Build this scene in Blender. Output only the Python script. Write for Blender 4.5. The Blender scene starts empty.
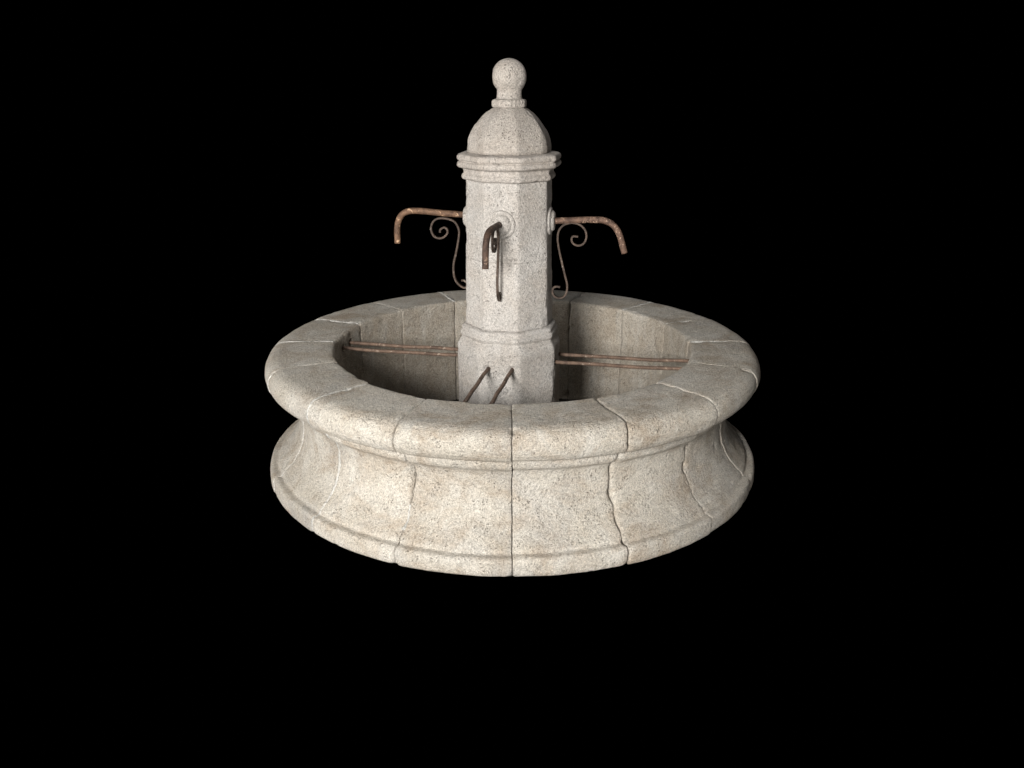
import bpy, bmesh, math, random
from mathutils import Vector, noise, Matrix

random.seed(7)
S = bpy.context.scene
COL = S.collection
RAD = math.radians
TOP = 0.52                      # height of the basin rim above the ground (m)

# ------------------------------------------------------------------ camera
cd = bpy.data.cameras.new("camera")
cam = bpy.data.objects.new("camera", cd)
COL.objects.link(cam)
cd.sensor_width = 36.0
cd.lens = 908.35 / 1024 * 36
cd.clip_start, cd.clip_end = 0.05, 200
cam.location = (0.0, -3.7188, TOP + 1.1087)
cam.rotation_euler = (RAD(90 - 19.217), 0, 0)
S.camera = cam

# ------------------------------------------------------------------ world, lamps, exposure
w = bpy.data.worlds.new("World")
S.world = w
w.use_nodes = True
bg = w.node_tree.nodes["Background"]
bg.inputs[0].default_value = (0, 0, 0, 1)
bg.inputs[1].default_value = 0.0
S.view_settings.view_transform = 'Standard'
S.view_settings.look = 'None'
S.view_settings.exposure = 0.0
S.view_settings.gamma = 1.0


def lamp(name, az, el, dist, size, power, color, target=(0, 0, 0.55), size_y=None):
    l = bpy.data.lights.new(name, 'AREA')
    l.energy = power
    l.color = color
    l.size = size
    if size_y:
        l.shape = 'RECTANGLE'
        l.size_y = size_y
    o = bpy.data.objects.new(name, l)
    COL.objects.link(o)
    a, e = RAD(az), RAD(el)
    t = Vector(target)
    o.location = t + dist * Vector((math.sin(a) * math.cos(e), -math.cos(a) * math.cos(e), math.sin(e)))
    o.rotation_euler = (t - o.location).to_track_quat('-Z', 'Y').to_euler()
    return o


lamp("key_lamp", -17, 16.5, 6.2, 1.25, 560, (1.0, 0.978, 0.945))
lamp("side_fill", -78, 6, 5.0, 1.6, 85, (1.0, 0.972, 0.93))  # added fill that brightens the left outer wall
lamp("far_fill", 66, 4, 5.5, 1.6, 15, (1.0, 0.97, 0.94))  # weak added fill for the dark right side
lamp("low_bounce_fill", -6, 0, 3.2, 2.4, 38, (1.0, 0.975, 0.94), target=(0, 0, 0.30), size_y=0.5)  # added fill standing in for light bounced off the floor
lamp("top_fill", 0, 82, 5.0, 2.0, 30, (0.97, 0.98, 1.0))  # added overhead fill to lift the top of the rim


# ------------------------------------------------------------------ materials
def nt_new(name):
    m = bpy.data.materials.new(name)
    m.use_nodes = True
    nt = m.node_tree
    p = nt.nodes["Principled BSDF"]
    return m, nt, p


class NB:
    """small node builder"""
    def __init__(self, nt):
        self.nt = nt
        self.tc = nt.nodes.new("ShaderNodeTexCoord")
        self.oc = self.tc.outputs["Object"]

    def val(self, sock, v):
        if hasattr(v, "is_linked"):
            self.nt.links.new(v, sock)
        else:
            sock.default_value = v

    def noise(self, scale, detail=4, rough=0.55, vec=None, dist=0.0):
        n = self.nt.nodes.new("ShaderNodeTexNoise")
        self.nt.links.new(vec or self.oc, n.inputs["Vector"])
        n.inputs["Scale"].default_value = scale
        n.inputs["Detail"].default_value = detail
        n.inputs["Roughness"].default_value = rough
        n.inputs["Distortion"].default_value = dist
        return n.outputs["Fac"]

    def voro(self, scale, feature='F1'):
        n = self.nt.nodes.new("ShaderNodeTexVoronoi")
        n.feature = feature
        self.nt.links.new(self.oc, n.inputs["Vector"])
        n.inputs["Scale"].default_value = scale
        return n.outputs["Distance"]

    def ramp(self, fac, stops):
        r = self.nt.nodes.new("ShaderNodeValToRGB")
        while len(r.color_ramp.elements) < len(stops):
            r.color_ramp.elements.new(0.5)
        for e, (pos, c) in zip(r.color_ramp.elements, stops):
            e.position = pos
            e.color = (c, c, c, 1) if isinstance(c, (int, float)) else (*c, 1)
        self.nt.links.new(fac, r.inputs[0])
        return r.outputs[0]

    def mix(self, fac, a, b, mode='MIX'):
        n = self.nt.nodes.new("ShaderNodeMix")
        n.data_type = 'RGBA'
        n.blend_type = mode
        self.val(n.inputs[0], fac)
        for s, v in ((n.inputs[6], a), (n.inputs[7], b)):
            if isinstance(v, tuple):
                v = (*v, 1)
            self.val(s, v)
        return n.outputs[2]

    def math(self, op, a, b=0.0, c=None):
        n = self.nt.nodes.new("ShaderNodeMath")
        n.operation = op
        self.val(n.inputs[0], a)
        self.val(n.inputs[1], b)
        if c is not None:
            self.val(n.inputs[2], c)
        return n.outputs[0]

    def bump(self, height, strength, dist, normal=None):
        n = self.nt.nodes.new("ShaderNodeBump")
        n.inputs["Strength"].default_value = strength
        n.inputs["Distance"].default_value = dist
        self.nt.links.new(height, n.inputs["Height"])
        if normal:
            self.nt.links.new(normal, n.inputs["Normal"])
        return n.outputs[0]


def stone_material(name, pale, cream, stain, grey, stain_amt=0.6, grey_amt=0.5, grain=1.0, inner=None, fine_scale=250):
    m, nt, p = nt_new(name)
    b = NB(nt)
    info = nt.nodes.new("ShaderNodeObjectInfo")
    big = b.ramp(b.noise(5.5, 5, 0.6, dist=0.4), [(0.36, 0.0), (0.66, 1.0)])
    c = b.mix(big, cream, pale)
    st = b.ramp(b.noise(7.0, 7, 0.66, dist=0.7), [(0.45, 0.0), (0.68, 1.0)])
    c = b.mix(b.math('MULTIPLY', st, stain_amt), c, stain)
    gy = b.ramp(b.noise(3.3, 8, 0.7, dist=0.5), [(0.50, 0.0), (0.66, 1.0)])
    c = b.mix(b.math('MULTIPLY', gy, grey_amt), c, grey)
    if inner:                                   # the wetted inner face is stained brown
        sep = nt.nodes.new("ShaderNodeSeparateXYZ")
        nt.links.new(b.oc, sep.inputs[0])
        rr = b.math('SQRT', b.math('ADD', b.math('POWER', sep.outputs[0], 2.0), b.math('POWER', sep.outputs[1], 2.0)))
        msk = b.ramp(rr, [(0.752, 1.0), (0.760, 0.0)])
        mp = nt.nodes.new("ShaderNodeMapping")
        mp.inputs["Scale"].default_value = (1, 1, 0.22)
        nt.links.new(b.oc, mp.inputs["Vector"])
        run = b.ramp(b.noise(17, 6, 0.65, vec=mp.outputs[0], dist=0.4), [(0.36, 0.10), (0.64, 0.9)])
        c = b.mix(b.math('MULTIPLY', run, msk), c, inner)
    # each block a slightly different tone
    tone = b.math('MULTIPLY_ADD', info.outputs["Random"], 0.10, 0.95)
    comb = nt.nodes.new("ShaderNodeCombineColor")
    for i in range(3):
        nt.links.new(tone, comb.inputs[i])
    c = b.mix(1.0, c, comb.outputs[0], 'MULTIPLY')
    c = b.mix(1.0, c, info.outputs["Color"], 'MULTIPLY')
    # grain of the limestone: fine speckle, mottling and small pits
    fine = b.noise(fine_scale, 3, 0.8)
    c = b.mix(0.85 * grain, c, b.ramp(fine, [(0.30, 0.36), (0.48, 0.94), (0.68, 1.42)]), 'MULTIPLY')
    mid = b.noise(fine_scale * 0.42, 4, 0.72)
    c = b.mix(0.7 * grain, c, b.ramp(mid, [(0.36, 0.60), (0.50, 0.97), (0.66, 1.20)]), 'MULTIPLY')
    pitmask = b.ramp(b.noise(26, 3, 0.6), [(0.5, 0.0), (0.62, 1.0)])
    pit = b.ramp(b.voro(120), [(0.14, 1.0), (0.34, 0.0)])
    pits = b.math('MULTIPLY', pit, pitmask)
    c = b.mix(b.math('MULTIPLY', pits, 0.42), c, (0.17, 0.14, 0.11))
    nt.links.new(c, p.inputs["Base Color"])
    p.inputs["Roughness"].default_value = 0.92
    p.inputs["Specular IOR Level"].default_value = 0.18
    h = b.math('ADD', b.math('MULTIPLY', fine, 0.55), b.math('MULTIPLY', mid, 0.9))
    h = b.math('SUBTRACT', h, b.math('MULTIPLY', pits, 0.7))
    nt.links.new(b.bump(h, 1.0, 0.010), p.inputs["Normal"])
    return m


STONE = stone_material("basin_limestone", (0.60, 0.565, 0.505), (0.52, 0.475, 0.405), (0.395, 0.325, 0.25), (0.41, 0.395, 0.37), 0.9, 0.55, 1.0, (0.43, 0.37, 0.295), 270)
PILLAR = stone_material("column_limestone", (0.61, 0.58, 0.545), (0.545, 0.505, 0.46), (0.465, 0.405, 0.35), (0.46, 0.435, 0.41), 0.55, 0.4, 0.95, None, 260)
MORTAR = stone_material("lime_mortar", (0.74, 0.72, 0.68), (0.60, 0.57, 0.52), (0.42, 0.42, 0.37), (0.45, 0.44, 0.42), 0.6, 0.5, 0.9)
SHADED_FLOOR = stone_material("shaded_basin_floor", (0.05, 0.043, 0.036), (0.04, 0.034, 0.028), (0.03, 0.024, 0.018), (0.04, 0.036, 0.032), 0.5, 0.5, 0.8)  # deep shade inside the basin put into the floor colour


def rust_material(name, dark, mid, worn, worn_lo, metallic=0.25, rough=0.68):
    m, nt, p = nt_new(name)
    b = NB(nt)
    c = b.mix(b.ramp(b.noise(30, 6, 0.7, dist=0.5), [(0.40, 0.0), (0.60, 1.0)]), dark, mid)
    wr = b.ramp(b.noise(62, 4, 0.6, dist=0.6), [(worn_lo, 0.0), (worn_lo + 0.08, 1.0)])
    c = b.mix(wr, c, worn)
    c = b.mix(0.5, c, b.ramp(b.noise(260, 2), [(0.35, 0.6), (0.6, 1.15)]), 'MULTIPLY')
    info = nt.nodes.new("ShaderNodeObjectInfo")
    c = b.mix(1.0, c, info.outputs["Color"], 'MULTIPLY')
    nt.links.new(c, p.inputs["Base Color"])
    p.inputs["Metallic"].default_value = metallic
    nt.links.new(b.math('MULTIPLY_ADD', wr, -0.15, rough), p.inputs["Roughness"])
    nt.links.new(b.bump(b.noise(150, 4, 0.75), 0.8, 0.004), p.inputs["Normal"])
    return m


PIPE = rust_material("rusty_pipe", (0.085, 0.055, 0.040), (0.20, 0.133, 0.094), (0.55, 0.42, 0.31), 0.58)
BAR = rust_material("rusty_bar", (0.10, 0.064, 0.046), (0.205, 0.135, 0.095), (0.37, 0.29, 0.225), 0.60)
STRAP = rust_material("dull_iron", (0.075, 0.050, 0.036), (0.165, 0.112, 0.082), (0.34, 0.28, 0.23), 0.61, 0.5, 0.5)

mf, ntf, pf = nt_new("black_backdrop")
bf = NB(ntf)
cf = bf.mix(bf.noise(3, 2), (0.000004, 0.000004, 0.000004), (0.000012, 0.000012, 0.000012))
ntf.links.new(cf, pf.inputs["Base Color"])
pf.inputs["Roughness"].default_value = 1.0
pf.inputs["Specular IOR Level"].default_value = 0.0
BLACK = mf


# ------------------------------------------------------------------ helpers
def link(name, me, mat, parent=None, smooth=True):
    me.name = name
    me.materials.append(mat)
    if smooth:
        me.polygons.foreach_set("use_smooth", [True] * len(me.polygons))
    o = bpy.data.objects.new(name, me)
    COL.objects.link(o)
    if parent:
        o.parent = parent
    return o


def mesh(verts, faces):
    me = bpy.data.meshes.new("m")
    me.from_pydata([tuple(v) for v in verts], [], faces)
    me.update()
    bm = bmesh.new()
    bm.from_mesh(me)
    bmesh.ops.recalc_face_normals(bm, faces=bm.faces)
    bm.to_mesh(me)
    bm.free()
    return me


def n3(p, s, off=0.0):
    return noise.noise(Vector((p[0] * s + off, p[1] * s - off, p[2] * s + 2.3 * off)))


def rough(p, a_mid=0.0014, a_fine=0.0005, a_chip=0.006, off=0.0):
    """how far the worn surface stands in (-) or out (+) of the ideal one"""
    d = a_mid * n3(p, 14, off) + a_fine * n3(p, 55, off + 3)
    k = n3(p, 24, off + 9)
    if k > 0.42:
        d -= a_chip * (k - 0.42)
    return d


def resample(pts, step):
    out = [pts[0]]
    for a, b in zip(pts, pts[1:]):
        L = math.dist(a, b)
        k = max(1, round(L / step))
        for i in range(1, k + 1):
            out.append((a[0] + (b[0] - a[0]) * i / k, a[1] + (b[1] - a[1]) * i / k))
    return out


def soften(pts, it=1, closed=False):
    for _ in range(it):
        q = list(pts)
        for i in range(1, len(pts) - 1):
            q[i] = tuple(0.25 * pts[i - 1][k] + 0.5 * pts[i][k] + 0.25 * pts[i + 1][k] for k in range(2))
        pts = q
    return pts


# ------------------------------------------------------------------ setting
N = 64
fl = mesh([(7 * math.cos(2 * math.pi * i / N), 7 * math.sin(2 * math.pi * i / N), -0.004) for i in range(N)], [list(range(N))])
flo = link("ground", fl, BLACK, smooth=False)
flo["kind"] = "structure"

# ------------------------------------------------------------------ the fountain
fountain = bpy.data.objects.new("stone_fountain", None)
COL.objects.link(fountain)
fountain.location = (0.0, 0, 0)
fountain["label"] = "round weathered limestone fountain with octagonal column, ball finial and rusty iron spouts"
fountain["category"] = "fountain"

BARS = []                                   # (face azimuth, lateral offset)
FACE = -11.1
for n in (FACE, FACE - 90, FACE + 90):
    for l in (-0.05, 0.05):
        BARS.append((n, l * {FACE: 1.0, FACE - 90: 0.86, FACE + 90: 1.1}[n]))
BAR_Z = TOP - 0.055
COLX = -0.011                               # the column stands a touch off the centre


def fdir(az):
    a = RAD(az)
    return Vector((math.sin(a), -math.cos(a), 0)), Vector((math.cos(a), math.sin(a), 0))


HOLES_WALL, HOLES_FOOT = [], []
for n, l in BARS:
    d, t = fdir(n)
    o = Vector((COLX, 0, 0)) + l * t
    # where the bar meets the inner wall (r = 0.747)
    bb, cc = o.dot(d), o.dot(o) - 0.747 ** 2
    s = -bb + math.sqrt(bb * bb - cc)
    HOLES_WALL.append(o + s * d + Vector((0, 0, BAR_Z)))
    HOLES_FOOT.append(o + 0.2075 * d + Vector((0, 0, BAR_Z)))

# cross-section of the basin wall (radius, height above rim)
key = [(0.90, -0.520), (1.030, -0.520), (1.038, -0.514), (1.041, -0.500), (1.040, -0.463), (1.036, -0.4525), (1.028, -0.4485), (1.006, -0.4475),
       (1.002, -0.4435), (1.003, -0.4375), (0.999, -0.4325), (0.986, -0.4215), (0.955, -0.391), (0.930, -0.355), (0.912, -0.314), (0.903, -0.268),
       (0.902, -0.230), (0.908, -0.200), (0.917, -0.182), (0.930, -0.1715), (0.941, -0.165), (0.949, -0.156), (0.9535, -0.142), (0.954, -0.130),
       (0.955, -0.1235), (0.959, -0.1195), (0.973, -0.1175), (0.992, -0.113), (1.010, -0.101), (1.023, -0.082), (1.0285, -0.057), (1.024, -0.032),
       (1.011, -0.0115), (0.993, -0.0005), (0.970, 0.0045), (0.92, 0.006), (0.770, 0.006), (0.757, 0.0045), (0.7505, -0.002), (0.7485, -0.012), (0.748, -0.026),
       (0.7475, -0.10), (0.7455, -0.515), (0.75, -0.520), (0.90, -0.520)]
prof = soften(resample(key, 0.0046), 1)
prof = prof[:-1]
NP = len(prof)
# outward normals of the section
pn = []
for i in range(NP):
    a, b = prof[i - 1], prof[(i + 1) % NP]
    dx, dz = b[0] - a[0], b[1] - a[1]
    L = math.hypot(dx, dz) or 1
    pn.append((dz / L, -dx / L))
# running length
sl = [0.0]
for i in range(1, NP):
    sl.append(sl[-1] + math.dist(prof[i - 1], prof[i]))
i_in0 = next(i for i in range(NP) if i > NP // 3 and prof[i][0] <= 0.7525)   # where the inner wall begins

STEP = 22.5
# seam k lies at azimuth k*STEP: gap, wander, chamfer, mortar spans (None, 'top', 'outside')
# (gap, wander, chamfer, mortar mode, how much wider than the gap the mortar shows)
SEAM = {
    0: (0.0034, 0.0030, 0.0024, None, 0), 1: (0.0078, 0.012, (0.0035, 0.0085), None, 0), 2: (0.0034, 0.007, (0.0016, 0.0045), None, 0), 3: (0.0014, 0.006, 0.0010, None, 0),
    4: (0.0036, 0.0020, 0.0026, 'top', 0.003), 5: (0.0026, 0.003, 0.0016, 'top', 0.002), 6: (0.0046, 0.003, 0.0030, 'top', 0.008), 7: (0.0030, 0.003, 0.0030, None, 0),
    8: (0.0030, 0.004, 0.0030, None, 0), 9: (0.0050, 0.003, 0.0036, 'top', 0.010), 10: (0.0028, 0.004, 0.0026, None, 0), 11: (0.0030, 0.003, 0.0026, 'top', 0.003),
    12: (0.0048, 0.0020, 0.0030, 'top', 0.006), 13: (0.0026, 0.003, 0.0016, 'outside', 0.0015), 14: (0.0040, 0.006, 0.0026, 'outside', 0.0035), 15: (0.0080, 0.010, (0.007, 0.003), 'some', 0.001),
}


def seam_shift(k, j):
    """how far (m) the seam wanders sideways at section point j"""
    k %= 16
    r, z = prof[j]
    g = SEAM[k][1]
    return g * (1.1 * n3((r, z, k * 7.7), 5.5) + 0.5 * n3((r, z, k * 3.1), 19)) + min(0.0022, 0.0006 + 0.25 * g) * (n3((r, z, k), 62) + 0.7 * n3((r, z, k + 4), 115))


def facet(azdeg):
    d = (azdeg % STEP) - STEP / 2
    return math.cos(RAD(STEP / 2)) / math.cos(RAD(d))


def section_point(k, j, azd, u_edge, cham, block):
    """point of block k at section index j; u_edge = distance (m) to the nearer seam"""
    r, z = prof[j]
    nr, nz = pn[j]
    a = RAD(azd)
    if j >= i_in0 - 6 and r < 0.80:
        f = 0.72 + 0.28 * facet(azd)
        r = r * (1 - min(1, max(0, (0.80 - r) / 0.05)) * (1 - f))
    p = Vector((r * math.sin(a), -r * math.cos(a), z))
    d = rough(p, off=block * 1.7) + 0.0028 * n3(p, 3.2, block * 0.9)
    # arrises at the seams are rubbed round and chipped in places
    c = cham * max(0.15, 0.75 + 1.3 * n3(p, 22, block + 5) + 0.7 * n3(p, 70, block + 8))
    d -= c * math.exp(-(u_edge / 0.0042))
    k2 = n3(p, 16, 31)
    if k2 > 0.24:
        d -= 0.030 * (k2 - 0.24) * math.exp(-(u_edge / 0.011))
    # broken inner lip
    if abs(r - 0.752) < 0.014 and z > -0.03:
        k3 = n3(p, 17, 51)
        if k3 > 0.1:
            d -= 0.009 * (k3 - 0.1)
    if z < -0.5195 or (z < -0.51 and r < 1.0):
        d = min(d, 0) * 0.2
    r2, z2 = r + nr * d, z + nz * d
    p = Vector((r2 * math.sin(a), -r2 * math.cos(a), z2 + TOP))
    if r < 0.76 and z < -0.02:
        for h in HOLES_WALL:
            q = (p - h).length
            if q < 0.019:
                p += Vector((math.sin(a), -math.cos(a), 0)) * (0.02 * min(1, (0.019 - q) / 0.006))
    if p.z < 0.0005:
        p.z = 0.0005
    return p


def basin_stone(k):
    gL, _, cL, _, _ = SEAM[k % 16]
    gR, _, cR, _, _ = SEAM[(k + 1) % 16]
    cL = cL[1] if isinstance(cL, tuple) else cL
    cR = cR[0] if isinstance(cR, tuple) else cR
    rng = random.Random(100 + k)
    dr, dz = rng.uniform(-0.0025, 0.0025), rng.uniform(-0.0022, 0.0022)   # the blocks are not set dead true
    verts, faces = [], []
    L = 0.9 * RAD(STEP)                                   # nominal width
    us = [0, 0.0016, 0.0036, 0.0062, 0.010, 0.015]
    nmid = 46
    ts = [u / L for u in us] + [0.015 / L + (1 - 0.03 / L) * i / nmid for i in range(1, nmid)] + [1 - u / L for u in reversed(us)]
    for t in ts:
        for j in range(NP):
            r = prof[j][0]
            a0 = k * STEP + math.degrees((seam_shift(k, j) + gL / 2) / r)
            a1 = (k + 1) * STEP + math.degrees((seam_shift(k + 1, j) - gR / 2) / r)
            az = a0 + (a1 - a0) * t
            u = min(t, 1 - t) * L
            p = section_point(k, j, az, u, cL if t < 0.5 else cR, k)
            lift = min(1.0, max(0.0, p.z / 0.05))
            q = math.hypot(p.x, p.y)
            verts.append(Vector((p.x * (1 + dr / q), p.y * (1 + dr / q), p.z + dz * lift)))
    T = len(ts)
    for i in range(T - 1):
        for j in range(NP):
            j2 = (j + 1) % NP
            faces.append([i * NP + j, i * NP + j2, (i + 1) * NP + j2, (i + 1) * NP + j])
    faces.append(list(range(NP)))
    faces.append([(T - 1) * NP + j for j in range(NP)])
    return mesh(verts, faces)


def mortar(k, spans):
    """lime filling in seam k, just under the face of the stones, along the spans of the section"""
    g = SEAM[k][0] + SEAM[k][4]
    proud = 0.0012 if SEAM[k][4] > 0.004 else -0.0008
    verts, faces = [], []
    for (j0, j1) in spans:
        base = len(verts)
        js = list(range(j0, j1 + 1))
        for j in js:
            r, z = prof[j]
            if j >= i_in0 - 6 and r < 0.80:
                pass
            nr, nz = pn[j]
            az = k * STEP + math.degrees(seam_shift(k, j) / r)
            a = RAD(az)
            p0 = Vector((r * math.sin(a), -r * math.cos(a), z))
            dd = proud + 0.0022 * n3(p0, 40, k + 2) + 0.0028 * n3(p0, 3.2, k * 0.9)
            t = Vector((math.cos(a), math.sin(a), 0))
            hw = g / 2 * (1 + 0.9 * n3(p0, 34, k))
            for depth in (dd, dd - 0.02):
                rr, zz = r + nr * depth, z + nz * depth
                c = Vector((rr * math.sin(a), -rr * math.cos(a), zz + TOP))
                verts += [c - t * hw, c + t * hw]
        m = len(js)
        for i in range(m - 1):
            A, B = base + 4 * i, base + 4 * (i + 1)
            faces += [[A, A + 1, B + 1, B], [A + 2, B + 2, B + 3, A + 3], [A, B, B + 2, A + 2], [A + 1, A + 3, B + 3, B + 1]]
        e = base + 4 * (m - 1)
        faces += [[base, base + 2, base + 3, base + 1], [e, e + 1, e + 3, e + 2]]
    return mesh(verts, faces)


def jfind(cond, start=0):
    return next(j for j in range(start, NP) if cond(*prof[j]))


j_plinth = jfind(lambda r, z: r > 1.03 and z > -0.505)
j_step = jfind(lambda r, z: z > -0.425)
j_fillet = jfind(lambda r, z: z > -0.172)
j_torus = jfind(lambda r, z: z > -0.062)
j_shoulder = jfind(lambda r, z: z > -0.03)
j_lip = jfind(lambda r, z: r < 0.765, NP // 3)
stones = []
for k in range(16):
    o = link("basin_stone", basin_stone(k), STONE, fountain)
    stones.append(o)
for k, (_, _, _, mode, _) in SEAM.items():
    if mode == 'top':
        sp = [(j_shoulder, j_lip)]
    elif mode == 'outside':
        sp = [(j_plinth, j_lip)]
    elif mode == 'some':
        sp = [(j_step + 4, j_step + 24)]
    elif mode == 'edge':
        sp = [(j_shoulder + 6, j_lip - 20)]
    else:
        continue
    link("mortar_joint", mortar(k, sp), MORTAR, stones[k])

NB_ = 96
fv = [(0.775 * math.cos(2 * math.pi * i / NB_), 0.775 * math.sin(2 * math.pi * i / NB_), z) for z in (0.002, 0.008) for i in range(NB_)]
ff = [list(range(NB_)), [NB_ + i for i in range(NB_)]] + [[i, (i + 1) % NB_, NB_ + (i + 1) % NB_, NB_ + i] for i in range(NB_)]
link("basin_floor", mesh(fv, ff), SHADED_FLOOR, fountain, smooth=False)

# ------------------------------------------------------------------ the column
OCT0 = 11.4                                   # azimuth of one corner of the octagon
NA = 176


def oct_radius(azd, wear):
    d = ((azd - OCT0) % 45.0) - 22.5
    f = math.cos(RAD(22.5)) / math.cos(RAD(d))
    lim = 1.0 - wear
    if f > lim - 0.007:                       # worn corner
        x = f - (lim - 0.007)
        f = (lim - 0.007) + 0.007 * (1 - math.exp(-x / 0.007)) * 0.9
    return f


def lathe8(name, key, step=0.006, wear=0.006, mat=PILLAR, a_mid=0.0013, a_chip=0.006, soft=1, round_=False, holes=(), seed=0.0, cx=COLX):
    """stack of worn octagonal (or round) rings through the (corner radius, height above rim) profile; both ends closed"""
    pr = soften(resample(key, step), soft)
    n = len(pr)
    verts, faces = [], []
    for i, (r, z) in enumerate(pr):
        a, b = pr[max(0, i - 1)], pr[min(n - 1, i + 1)]
        dx, dz = b[0] - a[0], b[1] - a[1]
        L = math.hypot(dx, dz) or 1
        nr, nz = dz / L, -dx / L
        for q in range(NA):
            az = 360.0 * q / NA
            f = 1.0 if round_ else oct_radius(az, wear)
            s = RAD(az)
            p = Vector((r * f * math.sin(s), -r * f * math.cos(s), z))
            d = rough(p, a_mid, 0.0004, a_chip, seed)
            if not round_:
                # corners bruised here and there
                e = ((az - OCT0 + 22.5) % 45.0) - 22.5
                kk = n3(p, 18, 77 + seed)
                if abs(e) < 7 and kk > 0.12:
                    d -= 0.013 * (kk - 0.12) * (1 - abs(e) / 7)
            d *= min(1.0, r / 0.03)
            rr, zz = r * f + nr * d, z + nz * d
            p = Vector((rr * math.sin(s) + cx, -rr * math.cos(s), zz + TOP))
            for h in holes:
                ql = (p - h).length
                if ql < 0.0145:
                    p -= Vector((math.sin(s), -math.cos(s), 0)) * 0.012 * min(1, (0.0145 - ql) / 0.004)
            verts.append(p)
    for i in range(n - 1):
        for q in range(NA):
            q2 = (q + 1) % NA
            faces.append([i * NA + q, i * NA + q2, (i + 1) * NA + q2, (i + 1) * NA + q])
    faces.append(list(range(NA)))
    faces.append([(n - 1) * NA + q for q in range(NA)])
    return link(name, mesh(verts, faces), mat, fountain)


plinth = lathe8("plinth", [(0.2235, -0.512), (0.2245, -0.30), (0.2245, 0.004), (0.222, 0.014), (0.204, 0.044), (0.203, 0.0465), (0.2065, 0.049), (0.211, 0.054),
                           (0.2125, 0.062), (0.210, 0.0705), (0.204, 0.0745), (0.203, 0.077), (0.2055, 0.081), (0.2045, 0.088), (0.199, 0.093), (0.186, 0.0965)],
                step=0.0045, wear=0.008, holes=HOLES_FOOT, seed=1)
lower = lathe8("shaft_block", [(0.184, 0.097), (0.1865, 0.100), (0.1822, 0.3738), (0.1812, 0.3752)], seed=4)
upper = lathe8("shaft_block", [(0.1811, 0.3756), (0.1820, 0.377), (0.1772, 0.680), (0.177, 0.687)], seed=7)
cornice = lathe8("cornice", [(0.179, 0.6865), (0.188, 0.689), (0.1945, 0.694), (0.1955, 0.701), (0.193, 0.709), (0.188, 0.7125), (0.186, 0.717), (0.1875, 0.729), (0.193, 0.7335), (0.207, 0.736),
                             (0.2145, 0.740), (0.2165, 0.747), (0.2155, 0.757), (0.2065, 0.7605), (0.2065, 0.7625), (0.2155, 0.765), (0.2175, 0.772), (0.2165, 0.781),
                             (0.212, 0.787), (0.178, 0.791)], step=0.004, wear=0.006, a_chip=0.014, a_mid=0.0019, seed=11)
dome = lathe8("dome", [(0.171, 0.7905), (0.1745, 0.796), (0.1735, 0.813), (0.1695, 0.836), (0.163, 0.855), (0.1555, 0.870), (0.140, 0.895), (0.122, 0.917), (0.100, 0.938),
                       (0.078, 0.954), (0.066, 0.961)], step=0.005, wear=0.008, seed=13)
finial = lathe8("finial", [(0.068, 0.9612), (0.0715, 0.965), (0.072, 0.986), (0.069, 0.991), (0.052, 0.9925)], step=0.004, wear=0.03, seed=15)
ballp = [(0.0530, 0.9925), (0.0495, 0.996), (0.0485, 1.002), (0.0478, 1.012), (0.0480, 1.022), (0.0484, 1.026), (0.0482, 1.0285)]
for i in range(0, 17):
    a = RAD(-43.5 + (133.5 - 2) * i / 16)
    ballp.append((0.0675 * math.cos(a), 1.0755 + 0.0675 * math.sin(a)))
ball = lathe8("ball", ballp, step=0.004, round_=True, a_chip=0.016, a_mid=0.0030, seed=18)
ball.parent = finial
for o_, c_ in ((dome, (0.90, 0.87, 0.84)), (ball, (0.92, 0.89, 0.86)), (finial, (0.92, 0.89, 0.86)), (cornice, (0.93, 0.905, 0.885))):
    o_.color = (*c_, 1)                       # the top of the column is tinted slightly darker and browner

# carved round bosses on three faces
AP = math.cos(RAD(22.5))


def disc_stack(rings, steps=48, seed=0.0):
    """turned solid about +X from (x, radius) rings"""
    verts, faces = [], []
    for x, r in rings:
        for q in range(steps):
            a = 2 * math.pi * q / steps
            p = Vector((x, r * math.cos(a), r * math.sin(a)))
            d = 1 + 0.03 * n3(p, 30, seed) + 0.012 * n3(p, 90, seed)
            verts.append((x + 0.0006 * n3(p, 80, seed), p.y * d, p.z * d))
    n = len(rings)
    for i in range(n - 1):
        for q in range(steps):
            q2 = (q + 1) % steps
            faces.append([i * steps + q, i * steps + q2, (i + 1) * steps + q2, (i + 1) * steps + q])
    faces += [list(range(steps)), [(n - 1) * steps + q for q in range(steps)]]
    return mesh(verts, faces)


def aim(o, az, height, out):
    d, t = fdir(az)
    M = Matrix((d, t, Vector((0, 0, 1)))).transposed().to_4x4()
    M.translation = Vector((COLX, 0, height)) + d * out
    o.matrix_local = M


for az, zz, out in ((FACE, 0.527, 0.0), (FACE - 90, 0.532, 0.0), (FACE + 90, 0.523, 0.0)):
    ap = 0.1796 * AP
    b = link("boss", disc_stack([(-0.012, 0.056), (0.004, 0.057), (0.008, 0.054), (0.0095, 0.047), (0.0088, 0.043), (0.016, 0.040), (0.021, 0.035), (0.023, 0.027), (0.0235, 0.018)], seed=az), PILLAR)
    b.parent = upper
    aim(b, az, TOP + zz, ap)


# ------------------------------------------------------------------ iron: spouts with scroll brackets, bars
def catmull(pts, per=8):
    P = [Vector(p) for p in pts]
    P = [2 * P[0] - P[1]] + P + [2 * P[-1] - P[-2]]
    out = []
    for i in range(1, len(P) - 2):
        a, b, c, d = P[i - 1:i + 3]
        for q in range(per):
            t = q / per
            out.append(0.5 * ((2 * b) + (c - a) * t + (2 * a - 5 * b + 4 * c - d) * t * t + (3 * b - a - 3 * c + d) * t ** 3))
    out.append(P[-2])
    return out


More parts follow.
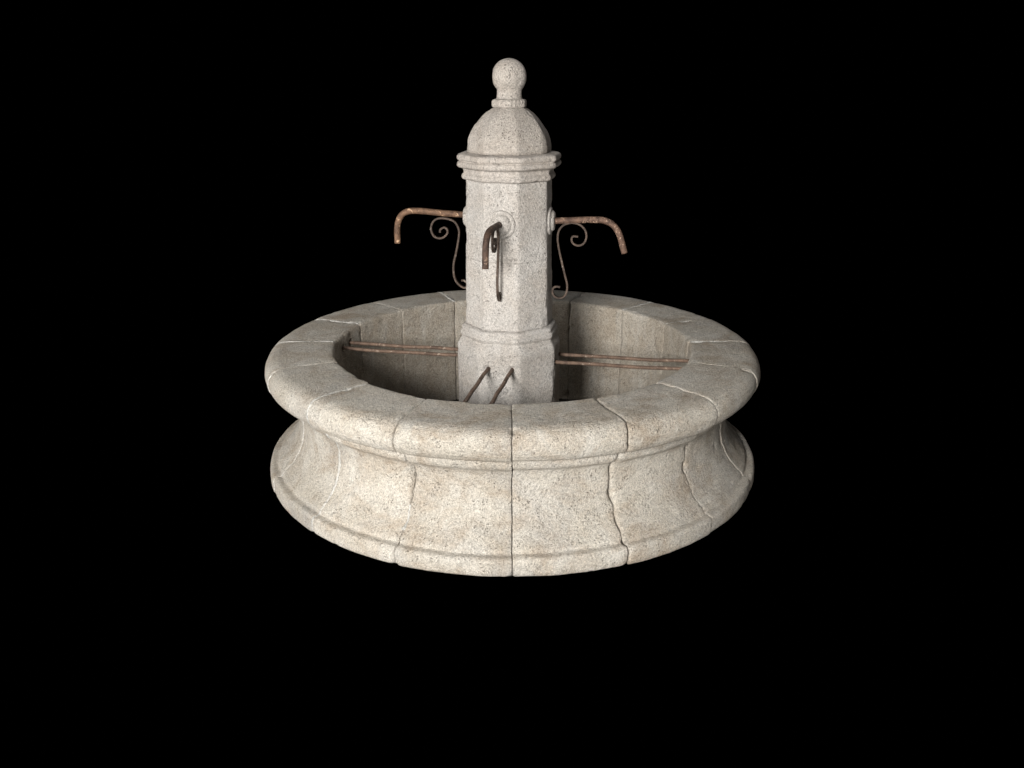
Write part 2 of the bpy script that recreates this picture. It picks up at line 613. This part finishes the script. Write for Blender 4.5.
def sweep(path, section, hollow=0.0):
    """sweep a section (list of (side, up) or function of i) along a path lying in the local XZ plane"""
    verts, faces = [], []
    n, m = len(path), len(section)
    Y = Vector((0, 1, 0))
    for i, p in enumerate(path):
        t = (path[min(n - 1, i + 1)] - path[max(0, i - 1)]).normalized()
        up = t.cross(Y).normalized()
        for (s, u) in section:
            q = p + Y * s + up * u
            k = 1 + 0.05 * n3(q, 60, 4)
            verts.append(p + Y * s * k + up * u * k)
    for i in range(n - 1):
        for q in range(m):
            q2 = (q + 1) % m
            faces.append([i * m + q, i * m + q2, (i + 1) * m + q2, (i + 1) * m + q])
    faces.append(list(range(m)))
    if hollow:
        t = (path[-1] - path[-2]).normalized()
        c = path[-1]
        base = len(verts)
        last = (n - 1) * m
        for dep in (0.0, 0.02):
            for q in range(m):
                verts.append(c + (verts[last + q] - c) * hollow - t * dep)
        for q in range(m):
            q2 = (q + 1) % m
            faces.append([last + q, last + q2, base + q2, base + q])
            faces.append([base + q, base + q2, base + m + q2, base + m + q])
        faces.append([base + m + q for q in range(m)])
    else:
        faces.append([(n - 1) * m + q for q in range(m)])
    return mesh(verts, faces)


def ring(r, m=14):
    return [(r * math.cos(2 * math.pi * q / m), r * math.sin(2 * math.pi * q / m)) for q in range(m)]


SC_RIGHT = [(0.214, 0.252), (0.199, 0.2535), (0.186, 0.247), (0.182, 0.228), (0.193, 0.211), (0.211, 0.205), (0.231, 0.213), (0.242, 0.235), (0.243, 0.266), (0.233, 0.305), (0.220, 0.355), (0.207, 0.41),
            (0.201, 0.452), (0.206, 0.486), (0.226, 0.509), (0.258, 0.518), (0.288, 0.512), (0.308, 0.496), (0.317, 0.475), (0.315, 0.450), (0.302, 0.432), (0.284, 0.427), (0.266, 0.434),
            (0.258, 0.449), (0.263, 0.463), (0.284, 0.463)]
SC_LEFT = [(0.205, 0.262), (0.193, 0.262), (0.182, 0.252), (0.182, 0.238), (0.193, 0.231), (0.212, 0.240), (0.229, 0.259), (0.238, 0.290), (0.237, 0.332), (0.228, 0.37), (0.219, 0.41), (0.211, 0.462),
           (0.218, 0.491), (0.236, 0.511), (0.270, 0.520), (0.304, 0.517), (0.324, 0.500), (0.331, 0.474), (0.322, 0.448), (0.303, 0.437), (0.279, 0.441), (0.262, 0.458),
           (0.262, 0.474), (0.274, 0.482), (0.290, 0.474), (0.293, 0.461)]


def spout(az, pipe, scroll, tint=(1, 1, 1), strap_tint=0.6, hw=0.007):
    """pipe and scroll are (distance from the column axis, height above rim)"""
    path = catmull([(x, 0, z) for x, z in pipe], 7)
    o = link("spout", sweep(path, ring(0.0128), 0.72), PIPE, fountain)
    o.color = (*tint, 1)                      # each pipe has rusted differently
    aim(o, az, TOP, 0.0)
    sp = catmull([(x, 0, z) for x, z in scroll], 6)
    b = link("scroll_bracket", sweep(sp, [(-hw, -0.0036), (hw, -0.0036), (hw, 0.0036), (-hw, 0.0036)]), STRAP, o, smooth=False)
    b.color = (strap_tint, strap_tint, strap_tint, 1)
    return o


SC_FRONT = [(0.174 + (x - 0.182) * 0.86, 0.528 + (z - 0.520) * 1.04) for x, z in SC_LEFT]
spout(FACE - 1.0, [(0.15, 0.530), (0.19, 0.531), (0.25, 0.533), (0.31, 0.534), (0.355, 0.531), (0.388, 0.517), (0.406, 0.490), (0.414, 0.452), (0.418, 0.405)], SC_FRONT, (0.44, 0.38, 0.36), 0.55, 0.0048)
spout(FACE - 90, [(0.15, 0.536), (0.20, 0.5375), (0.28, 0.5405), (0.36, 0.546), (0.415, 0.546), (0.450, 0.534), (0.470, 0.508), (0.479, 0.470), (0.480, 0.409)], SC_LEFT, (1.0, 0.85, 0.70), 0.55)
spout(FACE + 90, [(0.15, 0.522), (0.20, 0.524), (0.28, 0.529), (0.34, 0.533), (0.385, 0.531), (0.420, 0.516), (0.445, 0.486), (0.459, 0.450), (0.473, 0.402)], SC_RIGHT, (0.92, 0.82, 0.79), 0.55)

for n, l in BARS:
    d, t = fdir(n)
    o0 = Vector((COLX, 0, 0)) + l * t
    bb, cc = o0.dot(d), o0.dot(o0) - 0.762 ** 2
    s = -bb + math.sqrt(bb * bb - cc)
    x0 = 0.192
    k = 14
    path = [Vector((x0 + (s - x0) * i / k, 0.0015 * math.sin(i * 1.3 + n), 0.0012 * math.sin(i * 0.9 + l * 50) - 0.003 * math.sin(math.pi * i / k))) for i in range(k + 1)]
    b = link("support_bar", sweep(path, ring(0.0078, 12)), BAR, fountain)
    M = Matrix((d, t, Vector((0, 0, 1)))).transposed().to_4x4()
    M.translation = o0 + Vector((0, 0, BAR_Z))
    b.matrix_local = M
